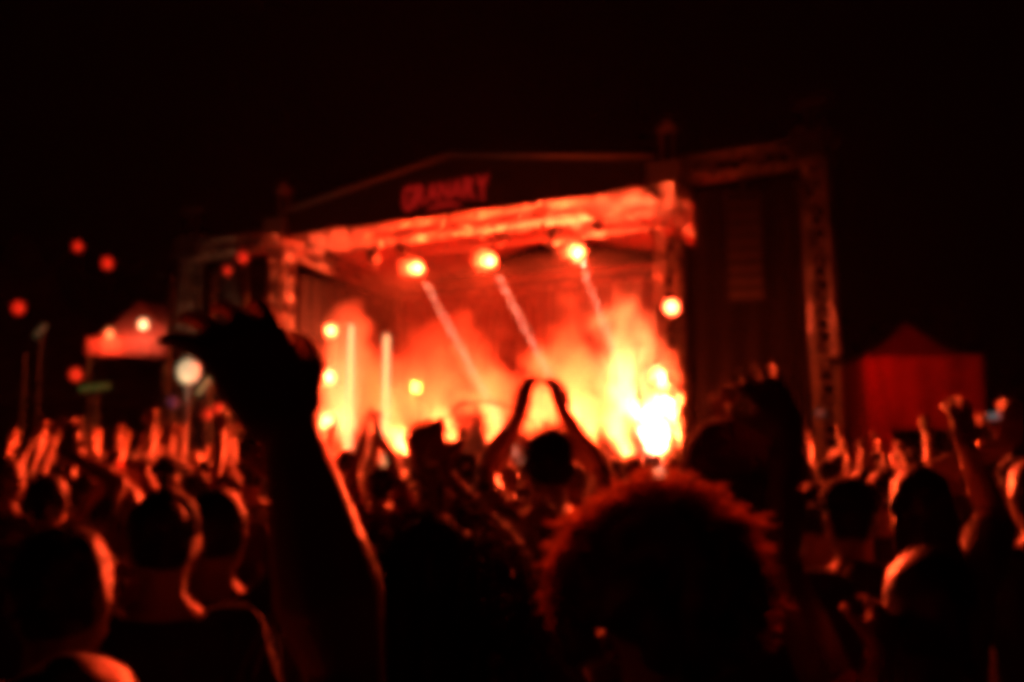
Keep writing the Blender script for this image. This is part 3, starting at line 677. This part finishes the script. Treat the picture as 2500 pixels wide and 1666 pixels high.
        me = fuse(h, max(vox, .008), 2, lambda c: Vector((noise.noise(c*22), noise.noise(c*22+Vector((7, 0, 0))), noise.noise(c*22+Vector((0, 9, 0)))))*.007)
        # face opening: pull hair behind the brow
        for v in me.vertices:
            r_ = v.co-hc
            if r_.y > .03 and r_.z < .045: v.co.y = hc.y+.03-(r_.y-.03)*.3
            if hair in ('short', 'bun', 'pony') and r_.z < -.06: v.co.z = hc.z-.06+(r_.z+.06)*.15; v.co.x = hx+(v.co.x-hx)*.9
        me.transform(sc_); ho = link('hair', me, M[hm], e)
        nst = {'curly': 2600, 'long': 420, 'short': 260}.get(hair, 0) if vox < .010 and not hat else 0
        if nst:
            s_ = MB()
            if hair == 'curly': strands(s_, rnd, nst, back+Vector((0, 0, -.01)), (.106, .105, .104), .05, .12, .010, .0018, -.25)
            elif hair == 'long': strands(s_, rnd, nst, back, (.083, .098, .11), .30, .55, .002, .002)
            else: strands(s_, rnd, nst, back, (.083, .098, .112), .035, .12, .002, .0016)
            s_.v = [tuple(Vector(v)*k) for v in s_.v]; build('loose_hair', s_, M[hm+'_strand'], e, False, 'stuff')
    if hat:
        h = MB(); t = hc+Vector((0, -.005, .035))
        if hat == 'cap': h.loft([(t.z-.01, .089, .106, hx, t.y), (t.z+.04, .086, .102, hx, t.y), (t.z+.08, .06, .072, hx, t.y), (t.z+.094, .015, .02, hx, t.y)], 18); h.add([(hx-.07, t.y+.08, t.z), (hx+.07, t.y+.08, t.z), (hx+.05, t.y+.175, t.z-.012), (hx-.05, t.y+.175, t.z-.012), (hx-.07, t.y+.08, t.z+.012), (hx+.07, t.y+.08, t.z+.012), (hx+.05, t.y+.175, t.z), (hx-.05, t.y+.175, t.z)], [(3,2,1,0),(4,5,6,7),(0,1,5,4),(1,2,6,5),(2,3,7,6),(3,0,4,7)])
        elif hat == 'hood': h.loft([(hc.z-.20, .10, .095, hx, hc.y-.03), (hc.z-.10, .105, .115, hx, hc.y-.02), (hc.z, .106, .12, hx, hc.y-.015), (hc.z+.08, .092, .105, hx, hc.y-.02), (hc.z+.125, .055, .065, hx, hc.y-.025), (hc.z+.137, .01, .015, hx, hc.y-.025)], 20)
        elif hat == 'bucket': h.loft([(t.z-.04, .135, .15, hx, t.y), (t.z-.03, .132, .147, hx, t.y), (t.z, .094, .11, hx, t.y), (t.z+.08, .08, .094, hx, t.y), (t.z+.095, .06, .07, hx, t.y)], 18)
        h.v = [tuple(Vector(v)*k) for v in h.v]; build('hood' if hat == 'hood' else 'hat', h, M[shirt if hat == 'hood' else hatm], e, True)
    if band:
        S, E, Wr = arms[band]; m = MB(); a, b = E.lerp(Wr, .72), E.lerp(Wr, .84); m.tube([a, a, b, b], [.034, .040, .038, .032], 14); m.v = [tuple(Vector(v)*k) for v in m.v]; build('wristband', m, M['strap'], e, True)
    return e
FWD, BACK = Vector((0, 1, 0)), Vector((0, -1, 0))

# -- people whose outline the photograph shows
def A(px, py, Y): return at(px, py, Y)
def stand(px, Y): p = at(px, 1090, Y); return (p.x, Y)
person('person with a thick bare arm raised, hand hooked open above the crowd', (-.365, .84), 1.62, 0,
       ra=(A(708, 1035, .94), (.4, 1, 0), A(480, 640, .97)-A(708, 1035, .94)), hair='bun', shirt='tblack', sleeve=.55, skin='skin', vox=.007, curl=(.6, .55), palr=(-.55, .8, -.2), seed=1, build_=1.34, hs=1.22, fan=.24)
person('person with long dark hair stretching one fist forward', stand(1058, 1.5), 1.69, 0,
       ra=(A(1065, 1160, 1.80), (1, .3, -.8), A(1030, 1040, 1.82)-A(1065, 1160, 1.80)),
       hair='long', shirt='tblack', sleeve=.62, skin='skin', vox=.0075, curl=(.95, 1.7), palr=(0, .8, .2), seed=51, build_=1.08)
person('person with a huge head of curly hair in a black shirt', stand(1605, 1.32), 1.725, 0, hair='curly', hm='hairbrown', shirt='tblack', skin='skintan', vox=.008, seed=2)
person('person in a domed maroon cap and dark long-sleeved top', stand(1792, 1.98), 1.845, 8, hair='short', hat='cap', hatm='tmaroon', shirt='tblack', sleeve=1.9, skin='skin', vox=.009, seed=3)
person('person clapping overhead with a dark wristband, hands meeting before the smoke', stand(1340, 3.5), 1.855, 0, la=(A(1272, 1008, 3.80), (-.45, 1, -.1), A(1286, 915, 3.80)-A(1272, 1008, 3.80)), ra=(A(1374, 1008, 3.80), (.45, 1, -.1), A(1358, 918, 3.80)-A(1374, 1008, 3.80)),
       hair='short', shirt='tgrey', sleeve=.4, skin='skin', vox=.0085, band=-1, build_=1.15, curl=(.8, .8), pal=(.7, .7, 0), palr=(-.7, .7, 0), seed=4)
person('person clapping overhead with arms in a narrow peak before the lamp stand', stand(930, 6.0), 1.68, 0, la=(A(895, 1040, 6.1), (-1, 0, -.3), A(905, 975, 6.1)-A(895, 1040, 6.1)), ra=(A(922, 1045, 6.1), (1, 0, -.3), A(910, 975, 6.1)-A(922, 1045, 6.1)),
       hair='short', shirt='tred', sleeve=.5, skin='skin', vox=.011, curl=(.2, .2), pal=(1, .2, 0), palr=(-1, .2, 0), seed=5)
person('person with cropped hair and a broad bare shoulder, head turned to the stage', stand(165, 1.70), 1.66, -12, hair='short', shirt='tgrey', sleeve=.3, skin='skintan', vox=.009, seed=6, build_=1.05)
person('person with hair pinned up and one ear showing', stand(408, 2.3), 1.70, 22, hair='bun', hm='hairdark', shirt='tblack', skin='skin', vox=.010, seed=7)
person('person with short hair and a navy shirt beside the raised bare arm', stand(535, 2.7), 1.68, -8, ra=(A(668, 1150, 2.85), (1, .1, -.5)), hair='short', shirt='tblue', skin='skin', vox=.011, seed=8)
person('person with one thin arm raised in front of the red tent', stand(2245, 2.9), 1.74, 0, ra=(A(2360, 1090, 3.0), (.3, .2, -1), A(2345, 985, 3.0)-A(2360, 1090, 3.0)), hair='long', hm='hairbrown', shirt='tolive', skin='skin', vox=.010, seed=9, curl=(.6, .4))
person('person in a black cap facing the stage near the red tent', stand(2075, 3.0), 1.70, 10, hair='short', hat='cap', shirt='tgrey', skin='skin', vox=.012, seed=10)
person('person with ponytail and bare shoulders lifting one open hand beside the maroon cap', stand(2258, 1.72), 1.62, 0, la=(A(1925, 1050, 1.80), (-1, 0, -.6), A(1815, 850, 1.82)-A(1925, 1050, 1.80)), hair='pony', hm='hairdark', shirt='tred', sleeve=.15, skin='skindeep', vox=.009, seed=11, curl=(.5, .6), fan=.25)
person('tall person stretching one arm straight up at the edge of the crowd', stand(2530, 3.2), 1.76, 0, la=(A(2465, 1080, 3.3), (-1, .1, -.4), A(2472, 985, 3.3)-A(2465, 1080, 3.3)), hair='short', shirt='tblack', skin='skintan', vox=.011, seed=12, curl=(.5, .5))
person('person leaning in with an arm bent across the chest, lowest on the tent side', stand(2330, 1.35), 1.42, 15, la=(A(2150, 1555, 1.65), (-1, 0, -.8)), hair='short', hm='hairbrown', shirt='tgrey', sleeve=.3, skin='skin', vox=.010, seed=13)
person('person with one forearm lifted beside the maroon cap', stand(1985, 3.6), 1.66, 0, la=(A(1915, 1230, 3.7), (-1, 0, -.6)), hair='short', shirt='tblue', skin='skin', vox=.012, seed=14, curl=(1.1, .6))
person('person raising two forked hands between the maroon cap and the stage tower', stand(1830, 4.4), 1.70, 0, la=(A(1765, 920, 4.5), (-1, 0, -.5), A(1795, 840, 4.5)-A(1765, 920, 4.5)), ra=(A(1862, 930, 4.5), (1, 0, -.5)), hair='long', shirt='tred', skin='skin', vox=.012, seed=15, curl=(.5, .5))
person('person in a bucket hat in front of the stage smoke', stand(1128, 5.0), 1.76, 0, hair='short', hat='bucket', shirt='tolive', skin='skin', vox=.013, seed=16)
person('person holding one lit arm up among the crowd by the stall', stand(120, 4.0), 1.68, 0, ra=(A(165, 1110, 4.1), (1, 0, -.4), A(175, 1035, 4.1)-A(165, 1110, 4.1)), hair='short', shirt='tgrey', skin='skin', vox=.012, seed=17, curl=(.5, .3))
person('person with a fist raised beside the lit arm near the stall', stand(205, 4.6), 1.66, 0, ra=(A(240, 1140, 4.7), (1, 0, -.4)), hair='short', shirt='tblack', skin='skin', vox=.012, seed=18, curl=(.5, 1.8))
person('person with fair hair reaching both hands forward near the stall', stand(305, 4.2), 1.64, 0, la=(A(270, 1130, 4.6), (-1, 0, -.6)), ra=(A(348, 1150, 4.55), (1, 0, -.6)), hair='long', hm='hairfair', shirt='tred', skin='skin', vox=.012, seed=19)

# -- the crowd between them: a few kinds, copied
kinds = []
def kind(label, **k): kinds.append(person(label, (0, 0), world=False, vox=.016, group='crowd before the stage', **k))
kind('red shirted person with both hands up', la=((-.22, .12, 1.98), (-1, 0, -.2)), ra=((.24, .14, 1.95), (1, 0, -.2)), shirt='tred', H=1.70, seed=31)
kind('white shirted person with one fist up', ra=((.16, .2, 2.0), (1, 0, -.2)), shirt='twhite', H=1.74, curl=(.5, 1.8), seed=32)
kind('black shirted person with arms down', shirt='tblack', H=1.68, hair='short', seed=33)
kind('long haired grey shirted person reaching forward', la=((-.15, .32, 1.82), (-1, 0, -.5)), ra=((.15, .34, 1.80), (1, 0, -.5)), shirt='tgrey', hair='long', hm='hairbrown', H=1.62, seed=34)
kind('olive shirted person in a black cap', shirt='tolive', hat='cap', H=1.70, seed=35)
kind('white shirted person with long dark hair', shirt='twhite', hair='long', H=1.64, seed=37)
kind('maroon shirted person with fair hair', shirt='tmaroon', hair='short', hm='hairfair', H=1.71, seed=38)
kind('navy shirted person clapping overhead', la=((-.05, .15, 1.95), (-1, 0, -.2)), ra=((.05, .15, 1.95), (1, 0, -.2)), shirt='tblue', hair='bun', H=1.66, seed=36)
used = set(); rnd = random.Random(21)
spots = [(20, 5.2, 2), (70, 6.2, 3), (400, 5.6, 4), (440, 6.5, 0), (485, 6.0, 2), (530, 7.0, 3), (560, 5.6, 2), (260, 6.8, 2), (340, 7.6, 1), (150, 7.5, 7), (620, 6.5, 4), (20, 8.5, 1), (400, 9, 7), (500, 9, 0)]
spots += [(px, Y, kd) for px, Y, kd in ((850, 8, 1), (1060, 7.5, 2), (1180, 6.2, 2), (1130, 9, 4), (1240, 8, 4), (1410, 9.5, 2), (1450, 8.2, 4), (1500, 10.5, 2), (1545, 9, 2), (1590, 11, 4), (1640, 9.5, 2), (1680, 8, 2), (1480, 13, 2), (1560, 13, 4), (1630, 13.5, 2), (1380, 12, 2), (1400, 7.4, 2))]
spots += [(1950, 6, 2), (2020, 7.5, 4), (2110, 6.2, 2), (2170, 8, 3), (2160, 4.4, 2), (2250, 6.5, 4), (2330, 5.5, 2), (2340, 8.5, 0), (2420, 7, 2), (2480, 5, 4), (2040, 10, 1), (2120, 11, 2), (2230, 11, 4), (1890, 8.5, 2), (2400, 4.0, 2), (780, 5, 2), (700, 6, 4), (820, 10.5, 2), (960, 10, 4), (740, 9, 0), (1020, 12, 2), (1200, 12.5, 2), (1290, 11, 2)]
rnd2 = random.Random(5)
for Y in (12.5, 14.5, 16.2):
    for px in range(40, 660, 70): spots.append((px+rnd2.uniform(-18, 18), Y+rnd2.uniform(-.5, .5), rnd2.choice((0, 1, 2, 3, 4, 2, 4, 2))))
    for px in range(1950, 2480, 85): spots.append((px+rnd2.uniform(-18, 18), Y+rnd2.uniform(-.5, .5), rnd2.choice((2, 4, 2, 1))))
for i, (px, Y, kd) in enumerate(spots):
    if kd in (2, 4) and i % 3 == 0: kd = 5 if i % 2 else 6
    lb = ('by the market stall' if px < 700 else 'before the stage' if px < 1900 else 'by the red tent')+(', back rows' if Y > 9 else ', middle rows' if Y > 6.3 else '')
    src = kinds[kd]; base = src.get('base') or src['label']; o = src if kd not in used else copy_tree(src); used.add(kd); src['base'] = base; o['label'] = base+' '+lb; o['group'] = 'crowd '+lb
    p = at(px, 1090, Y); o.location = (p.x, Y, 0); o.rotation_euler = (0, 0, R(rnd.uniform(-18, 14))); s = rnd.uniform(.96, 1.035); o.scale = (s, s, s)

# ------------------------------------------------------------------ performer
q = st(1165, 1040, 2.9)
pf = person('performer on the stage seen dimly through the smoke', (s2w((q.x, 2.9, 0)).x, s2w((q.x, 2.9, 0)).y), 1.75, 180+math.degrees(SANG), hair='short', shirt='tblack', vox=.014, seed=50, ra=((.2, .25, 1.35), (1, 0, -1)), world=False)
pf.location.z = DECK
for o in C.objects:
    if 'base' in o: del o['base']
